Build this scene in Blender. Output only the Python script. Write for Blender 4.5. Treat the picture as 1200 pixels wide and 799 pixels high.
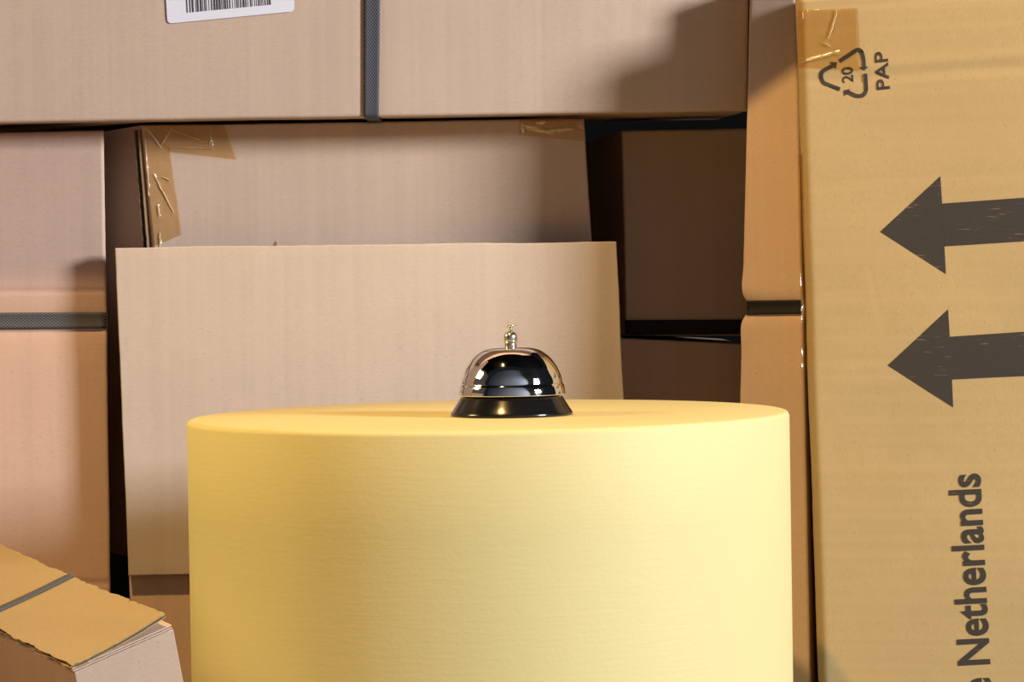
import bpy, bmesh, math, random
from mathutils import Vector, Matrix, noise

for o in list(bpy.data.objects):
    bpy.data.objects.remove(o, do_unlink=True)
S = bpy.context.scene
C = S.collection
R = math.radians
random.seed(7)

# ------------------------------------------------------------------ camera
ZE = 0.60                                  # eye height
LENS = 85.0
F = LENS / 36.0 * 1200.0                   # focal length in photo pixels
cd = bpy.data.cameras.new('camera')
cd.lens = LENS; cd.sensor_width = 36.0; cd.clip_start = 0.05
cam = bpy.data.objects.new('camera', cd); C.objects.link(cam)
CM = Matrix.Translation((0, -1.70, ZE)) @ Matrix.Rotation(R(90 - 1.18), 4, 'X') @ Matrix.Rotation(R(-0.93), 4, 'Z')
cam.matrix_world = CM
S.camera = cam
CO = CM.translation.copy()
CR = CM.to_3x3()
CI = CM.inverted()

# ------------------------------------------------------------------ light
S.view_settings.view_transform = 'Standard'
S.view_settings.look = 'None'
S.view_settings.gamma = 1
S.view_settings.use_curve_mapping = False
S.view_settings.exposure = 0.0
W = bpy.data.worlds.new('studio'); S.world = W; W.use_nodes = True
W.node_tree.nodes['Background'].inputs[0].default_value = (0.80, 0.88, 1.0, 1)
W.node_tree.nodes['Background'].inputs[1].default_value = 0.012

def area(name, loc, target, size, power, col, size_y=None):
    l = bpy.data.lights.new(name, 'AREA')
    l.energy = power; l.color = col; l.size = size
    if size_y: l.shape = 'RECTANGLE'; l.size_y = size_y
    o = bpy.data.objects.new(name, l); C.objects.link(o)
    o.location = loc
    o.rotation_euler = (Vector(target) - Vector(loc)).to_track_quat('-Z', 'Y').to_euler()
    return o
# softbox to the right of the set, a warm lamp high in front of it, a weak warm softbox on the left
area('key_softbox', (3.34, -1.92, ZE + 1.08), (0, 0.30, ZE), 0.80, 258, (0.95, 0.97, 1.0))
area('overhead_lamp', (-0.53, -0.83, ZE + 1.85), (0.0, 0.33, ZE), 0.07, 45, (1.0, 0.60, 0.20))
area('left_softbox', (-1.85, -0.14, ZE + 0.98), (0.0, -0.1, ZE - 0.1), 0.45, 27, (1.0, 0.82, 0.36))

# ------------------------------------------------------------------ geometry helpers
def ray(px, py):
    return (CR @ Vector(((px - 600.0) / F, -(py - 399.5) / F, -1.0)))
def proj(P):
    q = CI @ P
    return 600.0 + F * q.x / -q.z, 399.5 - F * q.y / -q.z
class Plane:
    """upright face: world y = d - 1.7 + a*(x-x0) + b*(z-ZE)"""
    def __init__(s, d, a=0.0, b=0.0, x0=0.0):
        s.y0 = d - 1.70 - a * x0; s.a = a; s.b = b
        s.n = Vector((a, -1.0, b)).normalized()      # towards the camera
    def hit(s, px, py):
        r = ray(px, py)
        t = (s.y0 + s.a * CO.x - CO.y) / (r.y - s.a * r.x - s.b * r.z)
        return CO + r * t
def to_z(A, B, z):
    """carry the line A->B on to height z"""
    t = (z - A.z) / (B.z - A.z)
    return A + (B - A) * t

def new_obj(name, me, mat, parent=None, smooth=False):
    o = bpy.data.objects.new(name, me); C.objects.link(o)
    if mat: me.materials.append(mat)
    if smooth:
        for p in me.polygons: p.use_smooth = True
    if parent is not None:
        o.parent = parent
        o.matrix_parent_inverse = Matrix.Identity(4)
        o.location = -root_of(parent)
    return o
ROOTLOC = {}
def root_of(p):
    v = Vector((0, 0, 0))
    while p is not None:
        v = v + Vector(p.location); p = p.parent
    return v
def tag(o, label, cat, group=None, kind=None):
    if label: o['label'] = label
    if cat: o['category'] = cat
    if group: o['group'] = group
    if kind: o['kind'] = kind
    return o
def thing(name, loc, label, cat, group=None):
    o = bpy.data.objects.new(name, None); C.objects.link(o)
    o.empty_display_size = 0.05
    o.location = loc
    return tag(o, label, cat, group)
def mesh(name, verts, faces, uvs=None):
    me = bpy.data.meshes.new(name)
    me.from_pydata([tuple(v) for v in verts], [], faces)
    if uvs:
        l = me.uv_layers.new(name='UVMap')
        for lp in me.loops: l.data[lp.index].uv = uvs[lp.vertex_index]
    me.update()
    return me
def fix_normals(me):
    bm = bmesh.new(); bm.from_mesh(me)
    bmesh.ops.recalc_face_normals(bm, faces=bm.faces)
    bm.to_mesh(me); bm.free()

def edge_params(n, length, r):
    """0..1 samples, closer together near both ends so that a rounded edge is smooth"""
    e = min(0.45, r / length)
    ends = [e * k for k in (0.0, 0.06, 0.16, 0.32, 0.55, 0.8)]
    mid = [e + (1 - 2 * e) * k / n for k in range(n + 1)]
    return ends + mid + [1 - k for k in reversed(ends)]

class Carton:
    """a cardboard carton: a front face sampled as a grid (rounded edges, creases, dents) and a body behind it"""
    def __init__(s, plane, TL, TR, BL, BR, depth, r=0.003, disp=None, nx=24, ny=24, wob=0.0006, seed=0):
        s.pl = plane; s.q = (TL, TR, BL, BR); s.depth = Vector(depth); s.r = r
        s.disp = disp or (lambda x, y: 0.0); s.nx, s.ny = nx, ny; s.wob = wob; s.seed = seed
        s.edges = []
        for a, b in ((TL, TR), (TR, BR), (BR, BL), (BL, TL)):
            s.edges.append((a.copy(), (b - a).normalized()))
    def lift(s, P, off=0.0):
        m = 1e9
        for a, d in s.edges:
            v = P - a
            m = min(m, (v - d * v.dot(d)).length)
        back = 0.0
        if m < s.r:
            back = s.r - math.sqrt(max(0.0, s.r ** 2 - (s.r - m) ** 2))
        px, py = proj(P)
        return P + s.pl.n * (s.disp(px, py) - back + off)
    def at(s, px, py, off=0.0):
        return s.lift(s.pl.hit(px, py), off)
    def build(s, name, mat, parent=None):
        TL, TR, BL, BR = s.q
        us = edge_params(s.nx, (TR - TL).length, s.r)
        vs = edge_params(s.ny, (BL - TL).length, s.r)
        nu, nv = len(us), len(vs)
        verts = []; faces = []; uvs = []
        for v in vs:
            for u in us:
                P = TL * (1 - u) * (1 - v) + TR * u * (1 - v) + BL * (1 - u) * v + BR * u * v
                Q = s.lift(P)
                if s.wob:
                    w = noise.noise_vector(Vector((P.x * 14 + s.seed, P.z * 14, s.seed * 3.1))) * s.wob
                    w += noise.noise_vector(Vector((P.x * 90 + s.seed, P.z * 90, s.seed * 1.7))) * s.wob * 0.3
                    Q = Q + Vector((w.x, w.y * 0.4, w.z))
                verts.append(Q); uvs.append((P.x, P.z))
        for j in range(nv - 1):
            for i in range(nu - 1):
                a = j * nu + i
                faces.append((a, a + nu, a + nu + 1, a + 1))
        loop = [i for i in range(nu)] + [j * nu + nu - 1 for j in range(1, nv)] + \
               [(nv - 1) * nu + i for i in range(nu - 2, -1, -1)] + [j * nu for j in range(nv - 2, 0, -1)]
        base = len(verts)
        # the sides stay straight: their rear edge leaves the wobble behind
        for i in loop:
            verts.append(verts[i] + s.depth); uvs.append((uvs[i][0] + s.depth.y, uvs[i][1]))
        n = len(loop)
        for k in range(n):
            a, b = loop[k], loop[(k + 1) % n]
            faces.append((a, b, base + (k + 1) % n, base + k))
        faces.append(tuple(base + k for k in range(n - 1, -1, -1)))
        me = mesh(name, verts, faces, uvs)
        fix_normals(me)
        for p in me.polygons: p.use_smooth = (p.index < (nu - 1) * (nv - 1))
        return new_obj(name, me, mat, parent)

def sheet(name, pts, nu, nv, thick, mat, parent, uvscale=None, smooth=True):
    """thin slab from a grid of points pts[j][i] (front side); thickness goes to the back"""
    verts = [p for row in pts for p in row]
    uvs = []
    for j in range(nv):
        for i in range(nu):
            uvs.append((i / (nu - 1), j / (nv - 1)) if not uvscale else (uvscale[0] * i / (nu - 1), uvscale[1] * j / (nv - 1)))
    faces = []
    for j in range(nv - 1):
        for i in range(nu - 1):
            a = j * nu + i
            faces.append((a, a + nu, a + nu + 1, a + 1))
    if thick:
        me0 = mesh('tmp', verts, faces)
        ns = [Vector(v.normal) for v in me0.vertices]
        bpy.data.meshes.remove(me0)
        n0 = len(verts)
        verts = verts + [verts[k] - ns[k] * thick for k in range(n0)]
        uvs = uvs + uvs
        fb = [tuple(n0 + k for k in reversed(f)) for f in faces]
        loop = [i for i in range(nu)] + [j * nu + nu - 1 for j in range(1, nv)] + \
               [(nv - 1) * nu + i for i in range(nu - 2, -1, -1)] + [j * nu for j in range(nv - 2, 0, -1)]
        for k in range(len(loop)):
            a, b = loop[k], loop[(k + 1) % len(loop)]
            fb.append((a, b, n0 + b, n0 + a))
        faces = faces + fb
    me = mesh(name, verts, faces, uvs)
    return new_obj(name, me, mat, parent, smooth)

def decal_quad(name, ct, quad, nu, nv, off, thick, mat, parent, extra=None, uvscale=None):
    """a thin sheet lying on a carton's front; quad = photo corners TL, TR, BL, BR"""
    TL, TR, BL, BR = [Vector(q) for q in quad]
    pts = []
    for j in range(nv):
        v = j / (nv - 1); row = []
        for i in range(nu):
            u = i / (nu - 1)
            p = TL * (1 - u) * (1 - v) + TR * u * (1 - v) + BL * (1 - u) * v + BR * u * v
            row.append(ct.at(p.x, p.y, off + (extra(u, v, p) if extra else 0.0)))
        pts.append(row)
    return sheet(name, pts, nu, nv, thick, mat, parent, uvscale)

def decal_polys(name, ct, polys, off, mat, parent):
    """flat print: polygons (photo points) laid on a carton's front"""
    verts = []; faces = []
    for poly in polys:
        b = len(verts)
        verts += [ct.at(x, y, off) for x, y in poly]
        faces.append(tuple(range(b, b + len(poly))))
    me = mesh(name, verts, faces)
    bm = bmesh.new(); bm.from_mesh(me)
    bmesh.ops.triangulate(bm, faces=bm.faces)
    for f in bm.faces:
        if f.normal.dot(ct.pl.n) < 0: f.normal_flip()
    bm.to_mesh(me); bm.free()
    return new_obj(name, me, mat, parent)

def text_mesh(body, bold=0.0):
    cu = bpy.data.curves.new('txt', 'FONT')
    cu.body = body; cu.offset = bold; cu.resolution_u = 6
    cu.fill_mode = 'FRONT'
    o = bpy.data.objects.new('txt', cu); C.objects.link(o)
    dg = bpy.context.evaluated_depsgraph_get()
    me = bpy.data.meshes.new_from_object(o.evaluated_get(dg))
    vs = [v.co.copy() for v in me.vertices]
    fs = [tuple(p.vertices) for p in me.polygons]
    bpy.data.objects.remove(o, do_unlink=True)
    bpy.data.meshes.remove(me); bpy.data.curves.remove(cu)
    return vs, fs
def text_decal(name, ct, body, origin, along, up, width, height, mat, parent, bold=0.02, off=0.0003, ref=None):
    """writing laid on a carton's front. origin: photo point of the baseline start; width/height: photo length of
    the whole line and of its capitals; ref: the tail of the line the width refers to"""
    vs, fs = text_mesh(body, bold)
    x0 = min(v.x for v in vs); x1 = max(v.x for v in vs)
    if ref:
        rv, _ = text_mesh(ref, bold)
        span = max(v.x for v in rv) - min(v.x for v in rv)
        x0 = x1 - span
    y1 = max(v.y for v in text_mesh('N', bold)[0])
    along = Vector(along).normalized(); up = Vector(up).normalized()
    O = Vector(origin)
    verts = []
    for v in vs:
        p = O + along * ((v.x - x0) / (x1 - x0) * width) + up * (v.y / y1 * height)
        verts.append(ct.at(p.x, p.y, off))
    me = mesh(name, verts, fs)
    bm = bmesh.new(); bm.from_mesh(me)
    for f in bm.faces:
        if f.normal.dot(ct.pl.n) < 0: f.normal_flip()
    bm.to_mesh(me); bm.free()
    return new_obj(name, me, mat, parent)

def lathe(name, prof, centre, mat, parent, seg=96, smooth=True):
    verts = []; faces = []
    for r, z in prof:
        for k in range(seg):
            a = 2 * math.pi * k / seg
            verts.append(Vector((centre[0] + r * math.cos(a), centre[1] + r * math.sin(a), centre[2] + z)))
    n = len(prof)
    for j in range(n - 1):
        for k in range(seg):
            a = j * seg + k; b = j * seg + (k + 1) % seg
            faces.append((a, b, b + seg, a + seg))
    if prof[0][0] > 1e-6: faces.append(tuple(range(seg - 1, -1, -1)))
    if prof[-1][0] > 1e-6: faces.append(tuple((n - 1) * seg + k for k in range(seg)))
    me = mesh(name, verts, faces)
    bm = bmesh.new(); bm.from_mesh(me)
    bmesh.ops.remove_doubles(bm, verts=bm.verts, dist=1e-7)
    bmesh.ops.recalc_face_normals(bm, faces=bm.faces)
    bm.to_mesh(me); bm.free()
    o = new_obj(name, me, mat, parent, smooth)
    if smooth:
        for p in me.polygons:
            if len(p.vertices) > 4: p.use_smooth = False
    return o
def smooth_profile(pts, n=6):
    """Catmull-Rom through the points"""
    out = []
    for i in range(len(pts) - 1):
        p0 = Vector(pts[max(i - 1, 0)]); p1 = Vector(pts[i]); p2 = Vector(pts[i + 1]); p3 = Vector(pts[min(i + 2, len(pts) - 1)])
        for k in range(n):
            t = k / n
            q = 0.5 * ((2 * p1) + (p2 - p0) * t + (2 * p0 - 5 * p1 + 4 * p2 - p3) * t * t + (3 * p1 - p0 - 3 * p2 + p3) * t ** 3)
            out.append((max(q.x, 0.0), q.y))
    out.append(tuple(pts[-1]))
    return out
def smoothstep(a, b, x):
    t = max(0.0, min(1.0, (x - a) / (b - a)))
    return t * t * (3 - 2 * t)
def gauss(x, c, w):
    return math.exp(-((x - c) / w) ** 2)

# ------------------------------------------------------------------ materials
def nt(name):
    m = bpy.data.materials.new(name); m.use_nodes = True
    t = m.node_tree
    return m, t, t.nodes['Principled BSDF']
def N(t, typ, **kw):
    n = t.nodes.new(typ)
    for k, v in kw.items():
        if k.startswith('i_'): n.inputs[k[2:].replace('_', ' ')].default_value = v
        else: setattr(n, k, v)
    return n
def mixcol(t, fac, a, b, mode='MIX'):
    m = N(t, 'ShaderNodeMix', data_type='RGBA', blend_type=mode)
    for sock, v in ((m.inputs[0], fac), (m.inputs[6], a), (m.inputs[7], b)):
        if hasattr(v, 'links') or hasattr(v, 'is_linked'): t.links.new(v, sock)
        else: sock.default_value = v if not isinstance(v, tuple) or len(v) == 4 else (*v, 1)
    return m.outputs[2]
def ramp(t, src, a, b, ca=0.0, cb=1.0):
    m = N(t, 'ShaderNodeMapRange'); m.inputs[1].default_value = a; m.inputs[2].default_value = b
    m.inputs[3].default_value = ca; m.inputs[4].default_value = cb
    t.links.new(src, m.inputs[0]); return m.outputs[0]

def cardboard(name, col, flute='Z', rough=0.72, speck=1.0):
    """kraft liner: cloudy tone, fibres, flecks and the faint lines of the flutes underneath"""
    m, t, b = nt(name)
    tc = N(t, 'ShaderNodeTexCoord'); g = N(t, 'ShaderNodeNewGeometry')
    pos = g.outputs['Position']
    big = N(t, 'ShaderNodeTexNoise'); big.inputs['Scale'].default_value = 9; big.inputs['Detail'].default_value = 3
    t.links.new(pos, big.inputs['Vector'])
    mp = N(t, 'ShaderNodeMapping')
    mp.inputs['Scale'].default_value = (260, 260, 900) if flute == 'Z' else (900, 260, 260)
    t.links.new(pos, mp.inputs['Vector'])
    fib = N(t, 'ShaderNodeTexNoise'); fib.inputs['Scale'].default_value = 1.0; fib.inputs['Detail'].default_value = 4
    t.links.new(mp.outputs[0], fib.inputs['Vector'])
    fle = N(t, 'ShaderNodeTexNoise'); fle.inputs['Scale'].default_value = 420; fle.inputs['Detail'].default_value = 2
    t.links.new(pos, fle.inputs['Vector'])
    mw = N(t, 'ShaderNodeMapping')
    mw.inputs['Scale'].default_value = (130, 0.6, 0.6) if flute == 'Z' else (0.6, 0.6, 130)
    t.links.new(pos, mw.inputs['Vector'])
    flu = N(t, 'ShaderNodeTexNoise'); flu.inputs['Scale'].default_value = 1.0; flu.inputs['Detail'].default_value = 1
    t.links.new(mw.outputs[0], flu.inputs['Vector'])
    c = mixcol(t, ramp(t, big.outputs[0], 0.3, 0.7), tuple(x * 0.94 for x in col), tuple(min(1, x * 1.05) for x in col))
    c = mixcol(t, ramp(t, fib.outputs[0], 0.35, 0.65, 0.0, 0.5), c, tuple(x * 0.86 for x in col))
    c = mixcol(t, ramp(t, flu.outputs[0], 0.35, 0.65, 0.0, 0.35), c, tuple(min(1, x * 1.06) for x in col))
    c = mixcol(t, ramp(t, fle.outputs[0], 0.66, 0.74, 0.0, 0.35 * speck), c, tuple(x * 0.55 for x in col))
    t.links.new(c, b.inputs['Base Color'])
    b.inputs['Roughness'].default_value = rough
    b.inputs['Specular IOR Level'].default_value = 0.25
    b1 = N(t, 'ShaderNodeBump'); b1.inputs['Strength'].default_value = 0.10; b1.inputs['Distance'].default_value = 0.0006
    t.links.new(fib.outputs[0], b1.inputs['Height'])
    b2 = N(t, 'ShaderNodeBump'); b2.inputs['Strength'].default_value = 0.18; b2.inputs['Distance'].default_value = 0.0008
    t.links.new(flu.outputs[0], b2.inputs['Height']); t.links.new(b1.outputs[0], b2.inputs['Normal'])
    b3 = N(t, 'ShaderNodeBump'); b3.inputs['Strength'].default_value = 0.25; b3.inputs['Distance'].default_value = 0.004
    t.links.new(big.outputs[0], b3.inputs['Height']); t.links.new(b2.outputs[0], b3.inputs['Normal'])
    t.links.new(b3.outputs[0], b.inputs['Normal'])
    return m
KRAFT = (0.60, 0.445, 0.34)
M_kraft = cardboard('kraft_cardboard', KRAFT)
M_pale = cardboard('pale_kraft_cardboard', (0.495, 0.425, 0.37))
M_rose = cardboard('rosy_kraft_cardboard', (0.56, 0.395, 0.32))
M_gold = cardboard('golden_kraft_cardboard', (0.43, 0.315, 0.155), flute='X')
M_tilt = cardboard('brown_kraft_cardboard', (0.42, 0.30, 0.22))
M_lid = cardboard('ochre_kraft_cardboard', (0.35, 0.25, 0.125), flute='X')
M_dark = cardboard('dark_brown_kraft_cardboard', (0.27, 0.175, 0.11))
M_edge = cardboard('cut_cardboard_edge', (0.26, 0.17, 0.10), rough=0.9)

def plain(name, col, rough=0.5, metal=0.0, spec=0.5):
    m, t, b = nt(name)
    b.inputs['Base Color'].default_value = (*col, 1)
    b.inputs['Roughness'].default_value = rough; b.inputs['Metallic'].default_value = metal
    b.inputs['Specular IOR Level'].default_value = spec
    n = N(t, 'ShaderNodeTexNoise'); n.inputs['Scale'].default_value = 60; n.inputs['Detail'].default_value = 4
    g = N(t, 'ShaderNodeNewGeometry'); t.links.new(g.outputs['Position'], n.inputs['Vector'])
    t.links.new(ramp(t, n.outputs[0], 0.3, 0.7, max(0, rough - 0.03), min(1, rough + 0.03)), b.inputs['Roughness'])
    return m, t, b
M_floor, _t, _b = plain('dark_studio_floor', (0.03, 0.028, 0.026), 0.7)
M_wall, _t, _b = plain('dark_studio_wall', (0.004, 0.004, 0.004), 0.95)
_b.inputs['Specular IOR Level'].default_value = 0.0
M_side, _t, _b = plain('warm_white_studio_wall', (0.10, 0.07, 0.052), 0.85)
M_grey, _t, _b = plain('pale_grey_studio_wall', (0.32, 0.35, 0.42), 0.85)
_b.inputs['Specular IOR Level'].default_value = 0.2
M_chrome, _t, _b = plain('polished_chrome', (0.86, 0.86, 0.87), 0.045, 1.0)
_b.inputs['Roughness'].default_value = 0.04
M_nickel, _t, _b = plain('satin_nickel', (0.72, 0.67, 0.58), 0.22, 1.0)
M_black, _t, _b = plain('black_gloss_enamel', (0.006, 0.006, 0.007), 0.16, 0.0, 0.5)
M_white, _t, _b = plain('white_label_paper', (0.80, 0.80, 0.88), 0.45)
M_bar, _t, _b = plain('grey_black_print', (0.06, 0.055, 0.06), 0.6)

def ink(name):
    """black flexo print with dry streaks along the flutes"""
    m, t, b = nt(name)
    g = N(t, 'ShaderNodeNewGeometry')
    mp = N(t, 'ShaderNodeMapping'); mp.inputs['Scale'].default_value = (55, 55, 640)
    mp.inputs['Rotation'].default_value = (0, R(-3.2), 0)
    t.links.new(g.outputs['Position'], mp.inputs['Vector'])
    n = N(t, 'ShaderNodeTexNoise'); n.inputs['Scale'].default_value = 1.0; n.inputs['Detail'].default_value = 5
    n.inputs['Roughness'].default_value = 0.65
    t.links.new(mp.outputs[0], n.inputs['Vector'])
    n2 = N(t, 'ShaderNodeTexNoise'); n2.inputs['Scale'].default_value = 24; n2.inputs['Detail'].default_value = 2
    t.links.new(g.outputs['Position'], n2.inputs['Vector'])
    k = N(t, 'ShaderNodeMath', operation='MULTIPLY')
    t.links.new(ramp(t, n.outputs[0], 0.60, 0.70), k.inputs[0]); t.links.new(ramp(t, n2.outputs[0], 0.46, 0.6), k.inputs[1])
    c = mixcol(t, k.outputs[0], (0.040, 0.034, 0.030), (0.22, 0.15, 0.08))
    t.links.new(c, b.inputs['Base Color'])
    b.inputs['Roughness'].default_value = 0.6; b.inputs['Specular IOR Level'].default_value = 0.3
    return m
M_ink = ink('black_printing_ink')

def paint():
    m, t, b = nt('pale_yellow_wall_paint')
    g = N(t, 'ShaderNodeNewGeometry')
    n = N(t, 'ShaderNodeTexNoise'); n.inputs['Scale'].default_value = 330; n.inputs['Detail'].default_value = 3
    t.links.new(g.outputs['Position'], n.inputs['Vector'])
    mp = N(t, 'ShaderNodeMapping'); mp.inputs['Scale'].default_value = (40, 40, 420)
    t.links.new(g.outputs['Position'], mp.inputs['Vector'])
    n2 = N(t, 'ShaderNodeTexNoise'); n2.inputs['Scale'].default_value = 1; n2.inputs['Detail'].default_value = 3
    t.links.new(mp.outputs[0], n2.inputs['Vector'])
    n3 = N(t, 'ShaderNodeTexNoise'); n3.inputs['Scale'].default_value = 5; n3.inputs['Detail'].default_value = 2
    t.links.new(g.outputs['Position'], n3.inputs['Vector'])
    c = mixcol(t, ramp(t, n3.outputs[0], 0.3, 0.7), (0.62, 0.53, 0.25), (0.64, 0.55, 0.26))
    t.links.new(c, b.inputs['Base Color'])
    b.inputs['Roughness'].default_value = 0.62; b.inputs['Specular IOR Level'].default_value = 0.3
    b1 = N(t, 'ShaderNodeBump'); b1.inputs['Strength'].default_value = 0.16; b1.inputs['Distance'].default_value = 0.0006
    t.links.new(n.outputs[0], b1.inputs['Height'])
    b2 = N(t, 'ShaderNodeBump'); b2.inputs['Strength'].default_value = 0.12; b2.inputs['Distance'].default_value = 0.0008
    t.links.new(n2.outputs[0], b2.inputs['Height']); t.links.new(b1.outputs[0], b2.inputs['Normal'])
    t.links.new(b2.outputs[0], b.inputs['Normal'])
    return m
M_paint = paint()

def webbing(name, col_a, col_b):
    """woven strapping: UV x runs across the band (0..1), y along it in band widths"""
    m, t, b = nt(name)
    uv = N(t, 'ShaderNodeUVMap'); uv.uv_map = 'UVMap'
    sep = N(t, 'ShaderNodeSeparateXYZ'); t.links.new(uv.outputs[0], sep.inputs[0])
    def sine(src, k, ph=0.0):
        a = N(t, 'ShaderNodeMath', operation='MULTIPLY_ADD'); a.inputs[1].default_value = k; a.inputs[2].default_value = ph
        t.links.new(src, a.inputs[0])
        s = N(t, 'ShaderNodeMath', operation='SINE'); t.links.new(a.outputs[0], s.inputs[0]); return s.outputs[0]
    mu = N(t, 'ShaderNodeMath', operation='MULTIPLY')
    t.links.new(sine(sep.outputs[0], math.pi * 11), mu.inputs[0]); t.links.new(sine(sep.outputs[1], math.pi * 9), mu.inputs[1])
    f = ramp(t, mu.outputs[0], -0.6, 0.8)
    c = mixcol(t, f, col_a, col_b)
    t.links.new(c, b.inputs['Base Color'])
    b.inputs['Roughness'].default_value = 0.6; b.inputs['Specular IOR Level'].default_value = 0.25
    bp = N(t, 'ShaderNodeBump'); bp.inputs['Strength'].default_value = 0.4; bp.inputs['Distance'].default_value = 0.0006
    t.links.new(mu.outputs[0], bp.inputs['Height']); t.links.new(bp.outputs[0], b.inputs['Normal'])
    return m
M_strap = webbing('grey_black_strapping', (0.06, 0.063, 0.075), (0.105, 0.11, 0.13))
M_strap_dark = webbing('black_strapping', (0.008, 0.008, 0.009), (0.020, 0.020, 0.020))

def tape_mat(name, tint, gloss_rough=0.12):
    m, t, b = nt(name)
    out = t.nodes['Material Output']
    g = N(t, 'ShaderNodeNewGeometry')
    n = N(t, 'ShaderNodeTexNoise'); n.inputs['Scale'].default_value = 55; n.inputs['Detail'].default_value = 5
    n.inputs['Distortion'].default_value = 1.2
    t.links.new(g.outputs['Position'], n.inputs['Vector'])
    bp = N(t, 'ShaderNodeBump'); bp.inputs['Strength'].default_value = 0.5; bp.inputs['Distance'].default_value = 0.003
    t.links.new(n.outputs[0], bp.inputs['Height'])
    tr = N(t, 'ShaderNodeBsdfTransparent'); tr.inputs[0].default_value = (*tint, 1)
    gl = N(t, 'ShaderNodeBsdfGlossy'); gl.inputs['Roughness'].default_value = gloss_rough
    t.links.new(bp.outputs[0], gl.inputs['Normal'])
    lw = N(t, 'ShaderNodeLayerWeight'); lw.inputs[0].default_value = 0.5
    pw = N(t, 'ShaderNodeMath', operation='POWER'); pw.inputs[1].default_value = 4.0
    t.links.new(lw.outputs['Facing'], pw.inputs[0])
    mx = N(t, 'ShaderNodeMixShader')
    t.links.new(ramp(t, pw.outputs[0], 0.0, 1.0, 0.05, 0.8), mx.inputs[0])
    t.links.new(tr.outputs[0], mx.inputs[1]); t.links.new(gl.outputs[0], mx.inputs[2])
    t.links.new(mx.outputs[0], out.inputs['Surface'])
    t.nodes.remove(b)
    return m
M_tape = tape_mat('clear_packing_tape', (0.93, 0.82, 0.62))
M_tape_brown = tape_mat('amber_packing_tape', (0.92, 0.82, 0.63))
M_glint_crease, _t, _b = plain('glint_white_tape_film', (0.86, 0.84, 0.82), 0.18)  # white colour stands in for glints on the folded film

# ------------------------------------------------------------------ the studio: floor and dark rear wall
def slab(name, x0, x1, y0, y1, z0, z1, mat):
    v = [(x, y, z) for z in (z0, z1) for y in (y0, y1) for x in (x0, x1)]
    f = [(0, 2, 3, 1), (4, 5, 7, 6), (0, 1, 5, 4), (1, 3, 7, 5), (3, 2, 6, 7), (2, 0, 4, 6)]
    o = new_obj(name, mesh(name, v, f), mat)
    o['kind'] = 'structure'
    return o
slab('floor', -4, 4, -3.2, 0.95, -0.1, 0.0, M_floor)
slab('wall_back', -3, 3, 0.95, 1.05, 0.0, 2.9, M_wall)
slab('wall_left', -3.0, -2.9, -1.60, 0.95, 0.0, 2.9, M_side)
slab('wall_front', -4, 4, -3.2, -3.1, 0.0, 4.4, M_grey)
slab('ceiling', -3, 3, -1.3, 1.05, 2.9, 3.0, M_wall)

# ------------------------------------------------------------------ yellow plinth
PX, PY, PR = -0.0175, 0.0, 0.2105
PZ = ZE - 0.0857
plinth = lathe('plinth', [(PR - 0.004, 0.0), (PR, 0.004)] + [(PR, PZ * k / 8) for k in range(1, 8)] +
               [(PR, PZ - 0.0035), (PR - 0.0006, PZ - 0.0017), (PR - 0.0018, PZ - 0.0005), (PR - 0.0035, PZ), (PR * 0.6, PZ)],
               (PX, PY, 0.0), M_paint, None, seg=160)
tag(plinth, 'round pale yellow painted plinth standing in front of the stacked cartons', 'plinth')

# ------------------------------------------------------------------ call bell
k = 1 / 1690.0
bx, by = -0.0010, -0.030
bell = thing('call_bell', (bx, by, PZ), 'polished chrome call bell with black base on the yellow plinth', 'bell')
base_prof = [(0.0, 0.0), (70.0, 0.0), (71.2, 0.8), (71.4, 2.6), (70.6, 4.2), (68.6, 7.0), (64.8, 13.0), (60.6, 20.0), (59.4, 22.0), (58.0, 22.8), (50.0, 23.0), (0.0, 23.0)]
lathe('base', [(r * k, z * k) for r, z in base_prof], (bx, by, PZ), M_black, bell)
dome_out = [(62.5, 24.2), (63.0, 24.25), (63.15, 24.5), (63.05, 25.2), (62.8, 27.5), (61.9, 34.4), (61.1, 35.6), (60.4, 36.4)] + \
           [(r, z) for r, z in smooth_profile([(60.0, 37.6), (58.8, 44.0), (56.6, 50.0), (53.2, 57.0), (48.0, 64.6), (42.6, 70.2), (36.0, 75.0), (29.0, 77.9), (20.0, 79.5), (6.0, 80.1)], 5)]
dome_in = [(5.0, 78.4), (20.0, 77.8), (28.0, 76.4), (35.0, 73.4), (41.0, 68.9), (46.4, 63.4), (51.6, 56.0), (55.0, 49.0), (57.3, 43.5), (58.6, 36.8), (60.4, 33.8), (61.4, 25.4), (61.8, 24.2)]
lathe('dome', [(r * k, z * k) for r, z in dome_out + dome_in + [dome_out[0]]], (bx, by, PZ), M_chrome, bell, seg=128)
lathe('striker_post', [(r * k, z * k) for r, z in [(0, 22.5), (9.0, 22.5), (9.0, 26), (4.0, 27), (4.0, 77.5), (0, 77.5)]], (bx, by, PZ), M_nickel, bell, seg=32)
nut = [(0, 78.5), (5.2, 78.6), (6.4, 79.4), (7.1, 81.0), (7.2, 83.0), (6.6, 84.2), (7.0, 85.0), (7.7, 86.4), (7.8, 91.5), (7.3, 94.0), (6.0, 96.0), (4.2, 97.2), (2.6, 97.7), (0, 97.8)]
lathe('dome_nut', [(r * k, z * k) for r, z in nut], (bx, by, PZ), M_nickel, bell, seg=40)
but = [(0, 97.0), (2.5, 97.0), (2.4, 102.2), (4.0, 103.0), (6.6, 104.2), (6.9, 104.8), (6.4, 105.1), (3.5, 104.5), (0, 104.3)]
lathe('push_button', [(r * k, z * k) for r, z in but], (bx, by, PZ), M_nickel, bell, seg=40)

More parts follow.
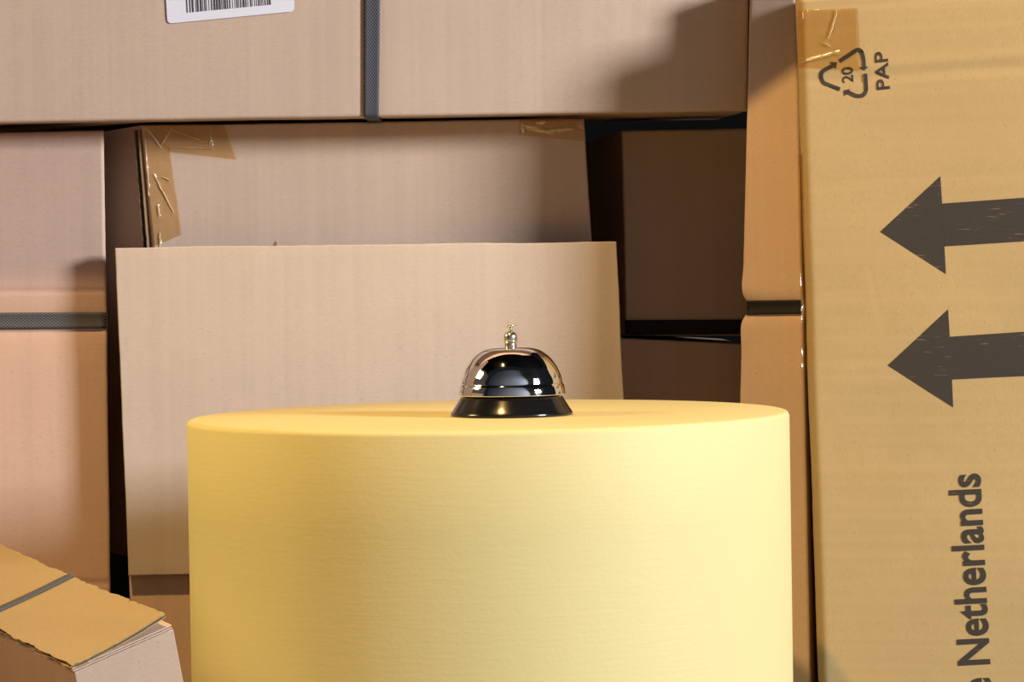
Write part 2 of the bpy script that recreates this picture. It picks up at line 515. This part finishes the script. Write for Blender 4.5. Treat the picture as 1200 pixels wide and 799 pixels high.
# ------------------------------------------------------------------ cartons
def strap_h(name, ct, x0, x1, ya, yb, hgt, mat, parent, off=0.0012, wrap=None, n=40):
    """a band of strapping running across a carton's front; (ya, yb) centre heights at both ends"""
    nv = 7; pts = [[] for _ in range(nv)]
    for i in range(n):
        t = i / (n - 1); x = x0 + (x1 - x0) * t; y = ya + (yb - ya) * t
        for j in range(nv):
            pts[j].append(ct.at(x, y + hgt * (j / (nv - 1) - 0.5), off))
    if wrap:                                   # turn round the carton's side
        side, w = wrap
        for j in range(nv):
            e = pts[j][-1] if side == 'R' else pts[j][0]
            q = [e + Vector(w) * s for s in (0.03, 0.3, 1.0)]
            if side == 'R': pts[j] += q
            else: pts[j] = q[::-1] + pts[j]
    m = len(pts[0])
    # uv: across the band = v, along = u
    o = sheet(name, [[pts[nv - 1 - j][i] for j in range(nv)] for i in range(m)][::-1], nv, m, 0.0007, mat, parent, (1.0, (x1 - x0) / hgt * 1.0))
    return o

# carton on the left with a grey strap
pl = Plane(2.075)
TL = pl.hit(-130, 158); TR = pl.hit(121, 152.5)
BL = to_z(TL, TL + Vector((0, 0, -1)), 0.0); BR = to_z(TR, pl.hit(129, 690), 0.0)
def d_left(x, y):
    return (-0.0012 * gauss(y, 341, 2.2) - 0.0006 * smoothstep(341, 366, y) * (1 - smoothstep(372, 430, y))
            - 0.0022 * gauss(y, 375.5, 14) - 0.0010 * gauss(y, 683, 2.5) + 0.0008 * gauss(y, 260, 90) * gauss(x, 30, 120)
            - 0.0006 * gauss(y, 172, 4))
left = Carton(pl, TL, TR, BL, BR, (-0.20, 0.28, 0), r=0.003, disp=d_left, nx=20, ny=330, seed=1)
t_left = thing('strapped_carton', ((TL.x + TR.x) / 2, pl.y0, 0), 'tall rosy-brown carton with a grey strap running level across its front', 'carton')
left.build('body', M_rose, t_left)
strap_h('strap', left, -110, 123.5, 376.5, 375.0, 19, M_strap, t_left, 0.0020, ('R', (-0.02, 0.03, 0)))

# tall carton added out of view to block light coming from the left
pl = Plane(1.72)
o = Carton(pl, Vector((-0.86, 0.02, 1.25)), Vector((-0.53, 0.02, 1.25)), Vector((-0.86, 0.02, 0.0)), Vector((-0.53, 0.02, 0.0)), (0, 0.31, 0), r=0.003, seed=13).build('tall_blocker_carton', M_dark)
tag(o, 'tall dark brown carton added out of view to keep left light off the stack', 'carton')

pl = Plane(1.30)  # low unseen carton, added to keep left light off the tilted carton
o = Carton(pl, Vector((-1.0, -0.40, ZE + 0.045)), Vector((-0.65, -0.40, ZE + 0.045)), Vector((-1.0, -0.40, 0.0)), Vector((-0.65, -0.40, 0.0)), (0, 0.40, 0), r=0.003, seed=14).build('low_blocker_carton', M_dark)
tag(o, 'low dark brown carton added out of view to shade the tilted carton', 'carton')

# long carton lying across the top
pl = Plane(2.036)
TL = pl.hit(-150, -250); TR = pl.hit(879, -250); BL = pl.hit(-150, 143.8); BR = pl.hit(876.5, 131.6)
BL.z = BR.z = ZE + 0.1483
TOPZ = ZE + 0.384
TL = to_z(BL, TL, TOPZ); TR = to_z(BR, TR, TOPZ)
def d_top(x, y):
    return (-0.0010 * gauss(x, 435, 12) + 0.00010 * gauss(x, 98, 2.2) + 0.00012 * gauss(x, 503, 6) + 0.00010 * gauss(x, 560, 2.5)
            + 0.00010 * gauss(x, 598, 3) - 0.00008 * gauss(x, 634, 3))
topc = Carton(pl, TL, TR, BL, BR, (0, 0.30, 0.014), r=0.003, disp=d_top, nx=340, ny=20, seed=2)
t_top = thing('long_carton', ((BL.x + BR.x) / 2, pl.y0 + 0.15, BL.z), 'long carton lying across the top with a barcode sticker and upright grey strap', 'carton')
topc.build('body', M_kraft, t_top)
pts = []
rows = [-188 + 12 * i for i in range(28)] 
rows = [y for y in rows if y < 126] + [129, 131.5, 133.8, 135.6, 136.6]
for y in rows:
    xl = 427.0 + (y * -0.002); xr = 445.5 - y * 0.012
    pts.append([topc.at(xl + (xr - xl) * i / 6, y, 0.0026) for i in range(7)])
last = pts[-1]
for s in (0.004, 0.02, 0.06): pts.append([p + Vector((0, s, -0.0006)) for p in last])
sheet('strap', pts, 7, len(pts), 0.0007, M_strap, t_top, (1.0, 375 / 18.5))
# barcode sticker, rounded corners
def rounded_quad(q, r, n=6):
    q = [Vector(p) for p in q]; out = []
    for i in range(4):
        p, a, b = q[i], (q[i - 1] - q[i]).normalized(), (q[(i + 1) % 4] - q[i]).normalized()
        for kx in range(n + 1):
            t = kx / n
            s, e = p + a * r, p + b * r
            out.append((s * (1 - t) ** 2 + p * 2 * t * (1 - t) + e * t * t).to_tuple())
    return out
lab_quad = [(190.0, -78), (339.5, -92), (345.5, 13.5), (196.5, 28)]
stk = decal_polys('barcode_sticker', topc, [rounded_quad(lab_quad, 6)], 0.0012, M_white, t_top)
bars = []
rb = random.Random(11); x = 219.0
while x < 318:
    w = rb.choice((0.8, 0.8, 1.5, 1.5, 2.3)); w = min(w, 319 - x)
    sl = -0.096
    bot = 15.2 + (x - 219) * sl
    bars.append([(x - 3.2, bot - 60), (x + w - 3.2, bot - 60 + w * sl), (x + w, bot + w * sl), (x, bot)])
    x += w + rb.choice((0.8, 0.8, 1.3, 1.3, 2.0))
decal_polys('barcode', topc, bars, 0.0014, M_bar, stk)

# carton above, standing forward over the stack
pl = Plane(1.833)
A = Vector((-0.515, 0, 0)); B = pl.hit(925, 0)
BL = Vector((A.x, pl.y0, TOPZ - 0.0076)); BR = Vector((B.x, pl.y0, TOPZ - 0.0076))
overc = Carton(pl, BL + Vector((0, 0, 0.30)), BR + Vector((0, 0, 0.30)), BL, BR, (0, 0.42, 0.0196), r=0.003, seed=12)
o = overc.build('overhanging_carton', M_kraft)
tag(o, 'wide carton standing on the long strapped carton and jutting out over it', 'carton')

# carton it rests on: leaning, taped at both upper corners
pl = Plane(2.090)
LOWZ = Plane(2.045).hit(150, 674).z
TL = pl.hit(165, 145.0); TR = pl.hit(684, 139.6)
TL.z = TR.z = ZE + 0.1482
BL = to_z(TL, pl.hit(178.5, 288), LOWZ); BR = to_z(TR, pl.hit(693.5, 283), LOWZ)
midc = Carton(pl, TL, TR, BL, BR, (-0.125, 0.20, 0), r=0.0025, nx=40, ny=40, seed=3,
              disp=lambda x, y: -0.0007 * gauss(y, 150, 2.5) - 0.0005 * gauss(y, 262, 2.5))
t_mid = thing('taped_carton', ((BL.x + BR.x) / 2, pl.y0 + 0.1, LOWZ), 'leaning carton with clear wrinkled tape at both upper corners beneath the long carton', 'carton')
midc.build('body', M_kraft, t_mid)

# flattened carton leaning in front
pl = Plane(2.045, 0.0, 0.012)
TL = pl.hit(135, 290); TR = pl.hit(723, 283)
BL = to_z(TL, pl.hit(150.5, 690), LOWZ); BR = to_z(TR, pl.hit(731, 465), LOWZ)
flat = Carton(pl, TL, TR, BL, BR, (0, 0.012, 0), r=0.0012, nx=300, ny=30, wob=0.0008, seed=4,
              disp=lambda x, y: 0.00007 * gauss(x, 318 + y * 0.012, 1.8) - 0.00012 * gauss(x, 328 + y * 0.012, 3.5) - 0.0012 * smoothstep(700, 735, x))
t_flat = thing('flattened_carton', ((BL.x + BR.x) / 2, pl.y0, LOWZ), 'flat pale cardboard carton standing directly behind the yellow plinth', 'carton')
flat.build('body', M_pale, t_flat)
# torn nick of liner on its upper edge
pf = [flat.at(319.5, 287.5, 0.0006), flat.at(324.5, 287.5, 0.0006), flat.at(323.8, 284.2, 0.0012), flat.at(323.6, 282.2, 0.002), flat.at(321.8, 284.0, 0.001)]
nick = new_obj('torn_nick', mesh('torn_nick', pf + [p + Vector((0, 0.003, 0)) for p in pf],
       [(0, 1, 2, 3, 4), (9, 8, 7, 6, 5)] + [(i, (i + 1) % 5, 5 + (i + 1) % 5, 5 + i) for i in range(5)]), M_edge, t_flat)
fix_normals(nick.data)

# carton under both
pl = Plane(2.053)
zt = LOWZ - 0.0002
A = pl.hit(151.5, 690); TL = to_z(A, A + Vector((0, 0, 1)), zt); B = pl.hit(716, 690); TR = to_z(B, B + Vector((0, 0, 1)), zt)
BL = Vector((TL.x + 0.004, TL.y, 0)); BR = Vector((TR.x, TR.y, 0))
lowc = Carton(pl, TL, TR, BL, BR, (0, 0.24, 0), r=0.002, seed=5)
o = lowc.build('bottom_carton', M_kraft)
tag(o, 'carton on the floor underneath the flat pale carton, left of the plinth', 'carton')

# shaded carton under the right end of the long carton, with a black strap
pl = Plane(2.20, -0.02, 0.0)
TL = pl.hit(729, 153); TR = pl.hit(880, 150); BL = pl.hit(732.5, 393); BR = pl.hit(877, 393.5)
dark = Carton(pl, TL, TR, BL, BR, (-0.035, 0.24, 0), r=0.003, seed=6, disp=lambda x, y: -0.0012 * gauss(y, 383.5, 10))
t_dark = thing('shaded_carton', ((BL.x + BR.x) / 2, pl.y0 + 0.1, min(BL.z, BR.z)), 'shaded carton with a black strap near its bottom, wedged under the long carton', 'carton')
dark.build('body', M_kraft, t_dark)
strap_h('strap', dark, 733, 876, 383.5, 383.0, 17, M_strap_dark, t_dark, 0.0018)
pl = Plane(2.188, -0.02, 0.0)
TL = pl.hit(722, 396.0); TR = pl.hit(873, 403.0)
BL = to_z(TL, TL + Vector((0, 0, -1)), 0.0); BR = Vector((0.172, 0, 0)); BR.y = pl.y0 + pl.a * BR.x
ldark = Carton(pl, TL, TR, BL, BR, (0.0, 0.25, 0.0), r=0.002, ny=240, seed=8,
               disp=lambda x, y: -0.0010 * gauss(y, 462 - (x - 730) * 0.045, 2.2) + 0.0005 * smoothstep(460, 470, y))
o = ldark.build('brown_carton', M_kraft)
tag(o, 'plain brown carton beneath the shaded strapped one, behind the plinth', 'carton')

# narrow upright carton, pinched by a black strap
pl = Plane(1.973, -0.50, 0.08, x0=0.190)
TL = pl.hit(878.0, -24); TR = pl.hit(932.5, -24)
BLd = pl.hit(866.5, 460)
BL = to_z(TL, BLd, 0.0); 
BR = to_z(TR, pl.hit(949, 799), 0.0)
BR.y = pl.y0 + pl.a * BR.x - pl.b * ZE; BL.y = pl.y0 + pl.a * BL.x - pl.b * ZE
class Pinched(Carton):
    def lift(s, P, off=0.0):
        Q = Carton.lift(s, P, off)
        px, py = proj(P)
        w = max(0.0, 1 - (px - 868) / 26.0)
        return Q + Vector((0.0052 * w * (gauss(py, 360.5, 9.5) ** 0.8), 0, 0)) + Vector((-0.0012 * w * (gauss(py, 335, 18) + gauss(py, 385, 18)), 0, 0))
tall = Pinched(pl, TL, TR, BL, BR, (0.040, 0.22, 0), r=0.003, nx=18, ny=300, seed=9, wob=0.0003,
               disp=lambda x, y: -0.0030 * gauss(y, 360, 11))
t_tall = thing('narrow_carton', ((BL.x + BR.x) / 2, pl.y0 + pl.a * BL.x + 0.1, 0), 'narrow upright carton pinched by a black strap beside the printed carton', 'carton')
tall.build('body', M_kraft, t_tall)
strap_h('strap', tall, 872, 938, 360.5, 359.5, 16.5, M_strap_dark, t_tall, 0.0012, ('L', (0.004, 0.03, 0)))

# big printed carton on the right
pl = Plane(1.905, -0.20, 0.06, x0=0.235)
TL = pl.hit(930.5, -8); TR = pl.hit(1430, -50)
BL = to_z(TL, pl.hit(958, 799), 0.0); BR = to_z(TR, TR + (BL - TL), 0.0)
BR.y = pl.y0 + pl.a * BR.x + pl.b * (0 - ZE); BL.y = pl.y0 + pl.a * BL.x + pl.b * (0 - ZE)
def d_right(x, y):
    e = 0.0
    yy = y + (x - 940) * 0.075
    e -= 0.0010 * gauss(yy, 10, 2.2) - 0.0004 * gauss(yy, 5, 4)
    e -= 0.0009 * gauss(yy, 97, 5) * smoothstep(935, 960, x)
    e += 0.0006 * gauss(yy, 84, 5)
    e -= 0.0005 * gauss(yy, 112, 4) * smoothstep(1200, 1000, x) if x < 1200 else 0
    e -= 0.0005 * gauss(yy, 220, 3.5) * (1 - smoothstep(960, 1060, x))
    e -= 0.0005 * gauss(y, 424 - (x - 980) * 0.06, 2.5) * gauss(x, 1010, 40)
    e -= 0.0002 * gauss(x, 1022 + (y - 330) * 0.25, 3) * gauss(y, 345, 30)
    return e
right = Carton(pl, TL, TR, BL, BR, (0.055, 0.20, 0), r=0.009, nx=150, ny=230, disp=d_right, seed=10)
t_right = thing('printed_carton', ((BL.x + BR.x) / 2, BL.y + 0.05, 0), 'large golden-brown carton printed with two black arrows, a recycling mark and lettering', 'carton')
right.build('body', M_gold, t_right)
INK = 0.00035
def finely(poly, step=8.0):
    out = []
    for i in range(len(poly)):
        a = Vector(poly[i]); b = Vector(poly[(i + 1) % len(poly)])
        n = max(1, int((b - a).length / step))
        for kx in range(n): out.append((a + (b - a) * kx / n).to_tuple())
    return out
def strip_print(name, spans, mat, parent, off=INK):
    """print given as top and bottom outline samples (x, ytop, ybottom): a strip mesh that follows the face"""
    verts = []; faces = []
    m = 6
    for x, y0, y1 in spans:
        for j in range(m + 1):
            yy = y0 + (y1 - y0) * j / m
            verts.append(right.at(x[0] + (x[1] - x[0]) * j / m if isinstance(x, tuple) else x, yy, off))
    for i in range(len(spans) - 1):
        for j in range(m):
            a = i * (m + 1) + j
            faces.append((a, a + 1, a + m + 2, a + m + 1))
    return new_obj(name, mesh(name, verts, faces), mat, parent)
def arrow_print(name, tip, hu, hl, su, sl, slope):
    """tip, head's upper and lower barb, shaft's upper and lower start; the shaft runs off to the right along slope"""
    spans = []
    n = 14
    for i in range(n + 1):
        t = i / n
        a = Vector(tip) + (Vector(hu) - Vector(tip)) * t; b = Vector(tip) + (Vector(hl) - Vector(tip)) * t
        spans.append(((a.x, b.x), a.y, b.y))
    L = 250.0
    for i in range(n * 2 + 1):
        t = i / (n * 2)
        spans.append(((su[0] + L * t, sl[0] + L * t), su[1] - L * t * slope[0], sl[1] - L * t * slope[1]))
    return strip_print(name, spans, M_ink, t_right)
arrow_print('printed_arrow', (1031.5, 271.5), (1102, 206.5), (1108.5, 321), (1104, 238.5), (1106.3, 288.5), (0.072, 0.064))
arrow_print('printed_arrow', (1040.5, 428), (1111, 362.5), (1117, 477), (1113, 394.5), (1115.5, 444.5), (0.068, 0.05))
text_decal('printed_lettering', right, 'The Netherlands', (1159.5, 778), (-11.8, -224), (-1, 0.05), 224, 37, M_ink, t_right, bold=0.022, off=INK, ref='Netherlands')
# recycling mark with 20 and PAP
def Z(p): return (900 + p[0] / 6.144, p[1] / 6.144)
def stroke(path, w):
    P = [Vector(Z(p)) for p in path]
    L = []; Rr = []
    for i, p in enumerate(P):
        d = (P[min(i + 1, len(P) - 1)] - P[max(i - 1, 0)]).normalized()
        nn = Vector((-d.y, d.x)) * w / 2
        L.append(p + nn); Rr.append(p - nn)
    return [[L[i].to_tuple(), L[i + 1].to_tuple(), Rr[i + 1].to_tuple(), Rr[i].to_tuple()] for i in range(len(P) - 1)]
def round_path(pts, r, n=6):
    out = [pts[0]]
    for i in range(1, len(pts) - 1):
        p = Vector(pts[i]); a = (Vector(pts[i - 1]) - p).normalized(); b = (Vector(pts[i + 1]) - p).normalized()
        for kx in range(n + 1):
            t = kx / n
            out.append(((p + a * r) * (1 - t) ** 2 + p * 2 * t * (1 - t) + (p + b * r) * t * t).to_tuple())
    out.append(pts[-1]); return out
mark = []
mark += stroke(round_path([(515, 441), (660, 345), (686, 400), (692, 484)], 38), 4.6)
mark.append([Z((658, 484)), Z((723, 480)), Z((692, 508))])
mark += stroke(round_path([(700, 530), (708, 672), (655, 700), (568, 660)], 40), 4.6)
mark.append([Z((544, 650)), Z((592, 640)), Z((549, 694))])
mark += stroke(round_path([(517, 643), (386, 590), (378, 520), (474, 470)], 34), 4.6)
mark.append([Z((445, 446)), Z((498, 449)), Z((489, 497))])
decal_polys('recycling_mark', right, mark, INK, M_ink, t_right)
text_decal('printed_number', right, '20', (999.6, 96.0), (-0.4, -17.5), (-1, 0.10), 18.0, 12.6, M_ink, t_right, bold=0.012, off=INK)
text_decal('printed_lettering', right, 'PAP', (1042.6, 104.0), (-2.8, -44), (-1, 0.11), 44.5, 15.2, M_ink, t_right, bold=0.012, off=INK)

# ------------------------------------------------------------------ packing tape
def wrinkles(lines, h=0.0012, w=2.2):
    def f(u, v, p):
        e = 0.0
        for a, b in lines:
            A = Vector(a); B = Vector(b); d = B - A
            t = max(0.0, min(1.0, (p - A).dot(d) / d.length_squared))
            dist = (p - (A + d * t)).length
            e += h * math.exp(-(dist / w) ** 2)
        return e + 0.0005 * noise.noise(Vector((p.x * 0.08, p.y * 0.08, 2.0)))
    return f
# leaning carton, upper left corner: one piece along the top, one down the edge
wr1 = [((171, 148), (190, 174)), ((200, 152), (247, 169)), ((247, 147), (247, 171)), ((189, 170), (202, 150)), ((205, 173), (250, 174))]
tp1 = decal_quad('tape', midc, [(167.5, 146.6), (262, 145.0), (200, 178), (278, 187)], 90, 40, 0.0011, 0, M_tape, t_mid, wrinkles(wr1))
wr2 = [((180, 203), (204, 250)), ((185, 240), (187, 254)), ((170, 162), (175, 230)), ((190, 207), (200, 212)), ((187, 272), (188, 289))]
tp2 = decal_quad('tape', midc, [(168.5, 151), (199, 173), (180, 289), (213, 275)], 40, 100, 0.0007, 0, M_tape, t_mid, wrinkles(wr2, 0.0010, 1.8))
wr3 = [((613, 147), (640, 153)), ((640, 153), (672, 151)), ((628, 144), (640, 143))]
tp3 = decal_quad('tape', midc, [(608.5, 139.8), (683, 138.6), (608, 158), (684.5, 166)], 90, 40, 0.0009, 0, M_tape, t_mid, wrinkles(wr3, 0.0022, 3.5))
# printed carton: upper corner and the edge
wr4 = [((939, 73), (985, 61)), ((982, 11), (972, 45)), ((966, 50), (974, 55)), ((941, 14), (941, 23))]
tp4 = decal_quad('tape', right, [(933, 12), (1005, 9.5), (933, 79), (1009, 83)], 70, 60, 0.0009, 0, M_tape_brown, t_right, wrinkles(wr4, 0.0010, 1.6))
decal_quad('tape', right, [(934.5, 180), (940, 180), (939.5, 430), (945.5, 430)], 6, 90, 0.0006, 0, M_tape, t_right,
           lambda u, v, p: 0.0006 * noise.noise(Vector((p.x * 0.3, p.y * 0.05, 9.0))))

def creases(tape, ct, lines, off, rad=0.0005):
    """sharp folds of the film standing up from a piece of tape, coloured white in place of glints"""
    verts = []; faces = []
    for a, b in lines:
        n = 14; base = len(verts)
        A = Vector(a); B = Vector(b); d = (B - A).normalized(); w = Vector((-d.y, d.x))
        for i in range(n + 1):
            t = i / n
            p = A + (B - A) * t + w * (noise.noise(Vector((a[0] + i * 0.5, a[1], 1.0))) * 1.3)
            wd = rad * 1389 * (0.35 + 0.65 * math.sin(math.pi * t)) * (0.7 + 0.6 * noise.noise(Vector((a[0] * 3, i * 0.9, 4.0))))
            for k2, h in ((-1, 0.0), (0, 0.0006), (1, 0.0)):
                q = p + w * (k2 * max(wd, 0.12))
                verts.append(ct.at(q.x, q.y, off + h * (0.5 + 0.5 * math.sin(math.pi * t))))
        for i in range(n):
            for k2 in (0, 1):
                q = base + i * 3 + k2
                faces.append((q, q + 1, q + 4, q + 3))
    return new_obj('glint_crease', mesh('glint_crease', verts, faces), M_glint_crease, tape)

creases(tp1, midc, wr1, 0.0012, 0.0007)
creases(tp2, midc, wr2, 0.0008, 0.0007)
creases(tp3, midc, wr3 + [((612, 143), (613, 156)), ((616, 150), (650, 156))], 0.0010, 0.0022)  # extra folds, made wider to paint this corner's white glint
creases(tp4, right, wr4, 0.0010, 0.0005)

# cut edge of the leaning carton's front panel: two liners with the fluting between them
def corrugated_strip(name, A0, A1, wdir, width, mat, parent, pitch=0.0062, t=0.0007):
    """a cut board edge along A0->A1; wdir is the direction across the board's thickness"""
    L = (A1 - A0).length; d = (A1 - A0) / L; w = Vector(wdir).normalized()
    nrm = d.cross(w).normalized()
    if nrm.dot(CO - A0) < 0: nrm = -nrm
    verts = []; faces = []
    def rail(o, th):
        b = len(verts); n = 60
        for i in range(n + 1):
            p = A0 + d * (L * i / n) + w * o
            j = noise.noise(p * 160) * 0.0007
            for q in (p + nrm * j, p + w * th + nrm * j, p + w * th - nrm * 0.006, p - nrm * 0.006): verts.append(q)
        for i in range(n):
            for kx in range(4):
                a = b + i * 4 + kx; c = b + i * 4 + (kx + 1) % 4
                faces.append((a, c, c + 4, a + 4))
    rail(0.0, t); rail(width - t, t)
    b = len(verts); n = int(L / pitch * 12)
    for i in range(n + 1):
        s = L * i / n
        o = width / 2 + (width / 2 - t * 1.2) * math.sin(2 * math.pi * s / pitch)
        p = A0 + d * s + w * o
        j = noise.noise(p * 200) * 0.0006 - 0.0006
        verts.append(p + nrm * j); verts.append(p - nrm * 0.006)
    for i in range(n):
        a = b + i * 2
        faces.append((a, a + 1, a + 3, a + 2))
    return new_obj(name, mesh(name, verts, faces), mat, parent)
e0 = midc.pl.hit(166.0, 152) ; e1 = midc.pl.hit(177.5, 300)
corrugated_strip('cut_edge', e0 + Vector((-0.0030, -0.0002, 0)), e1 + Vector((-0.0030, -0.0002, 0)), (-0.9, 0.45, 0), 0.0050, M_edge, t_mid)

# ------------------------------------------------------------------ tilted carton at the lower left, lid flap standing proud
d0 = 1.45
X = CR @ Vector((1, 0, 0)); Y = CR @ Vector((0, 1, 0)); Zv = CR @ Vector((0, 0, -1))
n0 = CO + ray(87, 788) * (d0 / ray(87, 788).y)          # near upper corner of the carton
def axis(ang, t):
    return (X * math.cos(R(ang)) + Y * math.sin(R(ang)) + Zv * t).normalized()
cax = lambda v: (X * v[0] + Y * v[1] + Zv * v[2]).normalized()
e1 = cax((0.7524, 0.2976, 0.5876)); e2 = cax((-0.6456, 0.1568, 0.7474))
e2 = (e2 - e1 * e2.dot(e1)).normalized()
e3 = e1.cross(e2).normalized()
if e3.z > 0: e3 = -e3
L1, L2, L3 = 0.0717, 0.30, 0.088
def hexa(name, O, a, b, c, mat, parent, bevel=0.001):
    v = [O, O + a, O + a + b, O + b]; v = v + [p + c for p in v]
    f = [(0, 1, 2, 3), (7, 6, 5, 4), (0, 4, 5, 1), (1, 5, 6, 2), (2, 6, 7, 3), (3, 7, 4, 0)]
    me = mesh(name, v, f); fix_normals(me)
    bm = bmesh.new(); bm.from_mesh(me)
    bmesh.ops.bevel(bm, geom=list(bm.edges), offset=bevel, segments=3, affect='EDGES', profile=0.5)
    bm.to_mesh(me); bm.free()
    return new_obj(name, me, mat, parent)
lowpt = n0 + e3 * L3
t_tilt = thing('tilted_carton', lowpt, 'small tilted carton with a raised ragged lid flap and thin grey strap', 'carton')
hexa('body', n0, e1 * L1, e2 * L2, e3 * L3, M_tilt, t_tilt)
def board(name, O, a, b, up, th, mat, parent, seed=0, jag=0.0009, na=26, nb=90, lift=None, curl=None):
    """corrugated board O + a*u + b*v, thickness th along up: two liners with ragged cut edges, wavy medium between"""
    la, lb = a.length, b.length
    ah, bh = a.normalized(), b.normalized()
    lin = 0.00055
    verts = []; faces = []
    def jit(u, v, s):
        w = 0.0
        ex = 0.0; ey = 0.0
        if u in (0.0, 1.0): ex = noise.noise(Vector((v * lb * 260, s * 7.3 + seed, u * 5))) * jag + noise.noise(Vector((v * lb * 60, s * 2.3 + seed, u * 5 + 9))) * jag * 0.8
        if v in (0.0, 1.0): ey = noise.noise(Vector((u * la * 260, s * 3.1 + seed, v * 5 + 3))) * jag + noise.noise(Vector((u * la * 60, s * 1.1 + seed, v * 5 + 6))) * jag * 0.5
        return ex, ey
    def surf(u, v, h, s):
        ex, ey = jit(u, v, s)
        p = O + a * u + b * v + ah * ex + bh * ey + up * (h + (lift(u, v) if lift else 0.0))
        return p
    def layer(h0, h1, s):
        base = len(verts)
        for h in (h0, h1):
            for j in range(nb + 1):
                for i in range(na + 1):
                    verts.append(surf(i / na, j / nb, h, s))
        st = (na + 1) * (nb + 1)
        for j in range(nb):
            for i in range(na):
                q = base + j * (na + 1) + i
                faces.append((q, q + na + 1, q + na + 2, q + 1))
                faces.append((q + st, q + st + 1, q + st + na + 2, q + st + na + 1))
        loop = [i for i in range(na + 1)] + [j * (na + 1) + na for j in range(1, nb + 1)] + \
               [nb * (na + 1) + i for i in range(na - 1, -1, -1)] + [j * (na + 1) for j in range(nb - 1, 0, -1)]
        for kx in range(len(loop)):
            p, q = base + loop[kx], base + loop[(kx + 1) % len(loop)]
            faces.append((p, q, q + st, p + st))
    layer(0.0, lin, 1); layer(th - lin, th, 2)
    # medium: waves run along b, so that the end at v=0 is closed and the long edges show flutes
    base = len(verts); nm = int(lb / 0.0007); 
    for i in range(nm + 1):
        v = i / nm
        h = th / 2 + (th / 2 - lin) * math.sin(v * lb / 0.0058 * 2 * math.pi)
        v2 = 0.004 + 0.992 * v
        for c in range(na + 1): verts.append(surf(0.012 + 0.976 * c / na, v2, h * 0.96 + th * 0.02, 3))
    for i in range(nm):
        for c in range(na):
            q = base + i * (na + 1) + c
            faces.append((q, q + 1, q + na + 2, q + na + 1))
    me = mesh(name, verts, faces); fix_normals(me)
    return new_obj(name, me, mat, parent)
up = -e3
lf = lambda u, v: 0.0066 * u * u * (1 - 0.55 * smoothstep(0.0, 0.36, v)) + 0.0002
# under flap (flush) and lid flap (lifted at its free right end)
board('under_flap', n0 - e1 * 0.0002 + up * 0.0005 + e2 * 0.0008, e1 * (L1 - 0.0004), e2 * (L2 - 0.004), up, 0.0022, M_kraft, t_tilt, seed=3, jag=0.0007)
lid = board('lid_flap', n0 - e1 * 0.0016 - e2 * 0.0012 + up * 0.0030, e1 * (L1 - 0.003), e2 * (L2 - 0.004), up, 0.0028, M_lid, t_tilt, seed=5, jag=0.0017,
            lift=lambda u, v: lf(u, v))
# strap over the lid
sv = 0.0; pts = []
v0 = 0.113 / L2
wv = 0.0062 / L2
O = n0 - e1 * 0.0016 - e2 * 0.0012 + up * (0.0030 + 0.0028 + 0.0006)
for i in range(25):
    u = i / 24
    pts.append([O + e1 * ((L1 - 0.003) * u) + e2 * ((L2 - 0.004) * (v0 + wv * j / 4)) + up * lf(u, v0 + wv * j / 4) for j in range(5)])
for s in (0.002, 0.012, 0.03): pts.append([p + e1 * 0.0012 + e3 * s for p in pts[24]])
f0 = pts[0]
for s in (0.002, 0.012, 0.03): pts.insert(0, [p - e1 * 0.0004 + e3 * s for p in f0])
st = sheet('strap', pts[::-1], 5, len(pts), 0.0006, M_strap, t_tilt, (1.0, L1 / 0.0062))
# carton that carries it
zb = lowpt.z
o = hexa('support_carton', Vector((-0.62, -0.42, 0.0)), Vector((0.36, 0, 0)), Vector((0, 0.44, 0)), Vector((0, 0, zb)), M_kraft, None, 0.002)
tag(o, 'carton on the floor that carries the small tilted carton', 'carton')
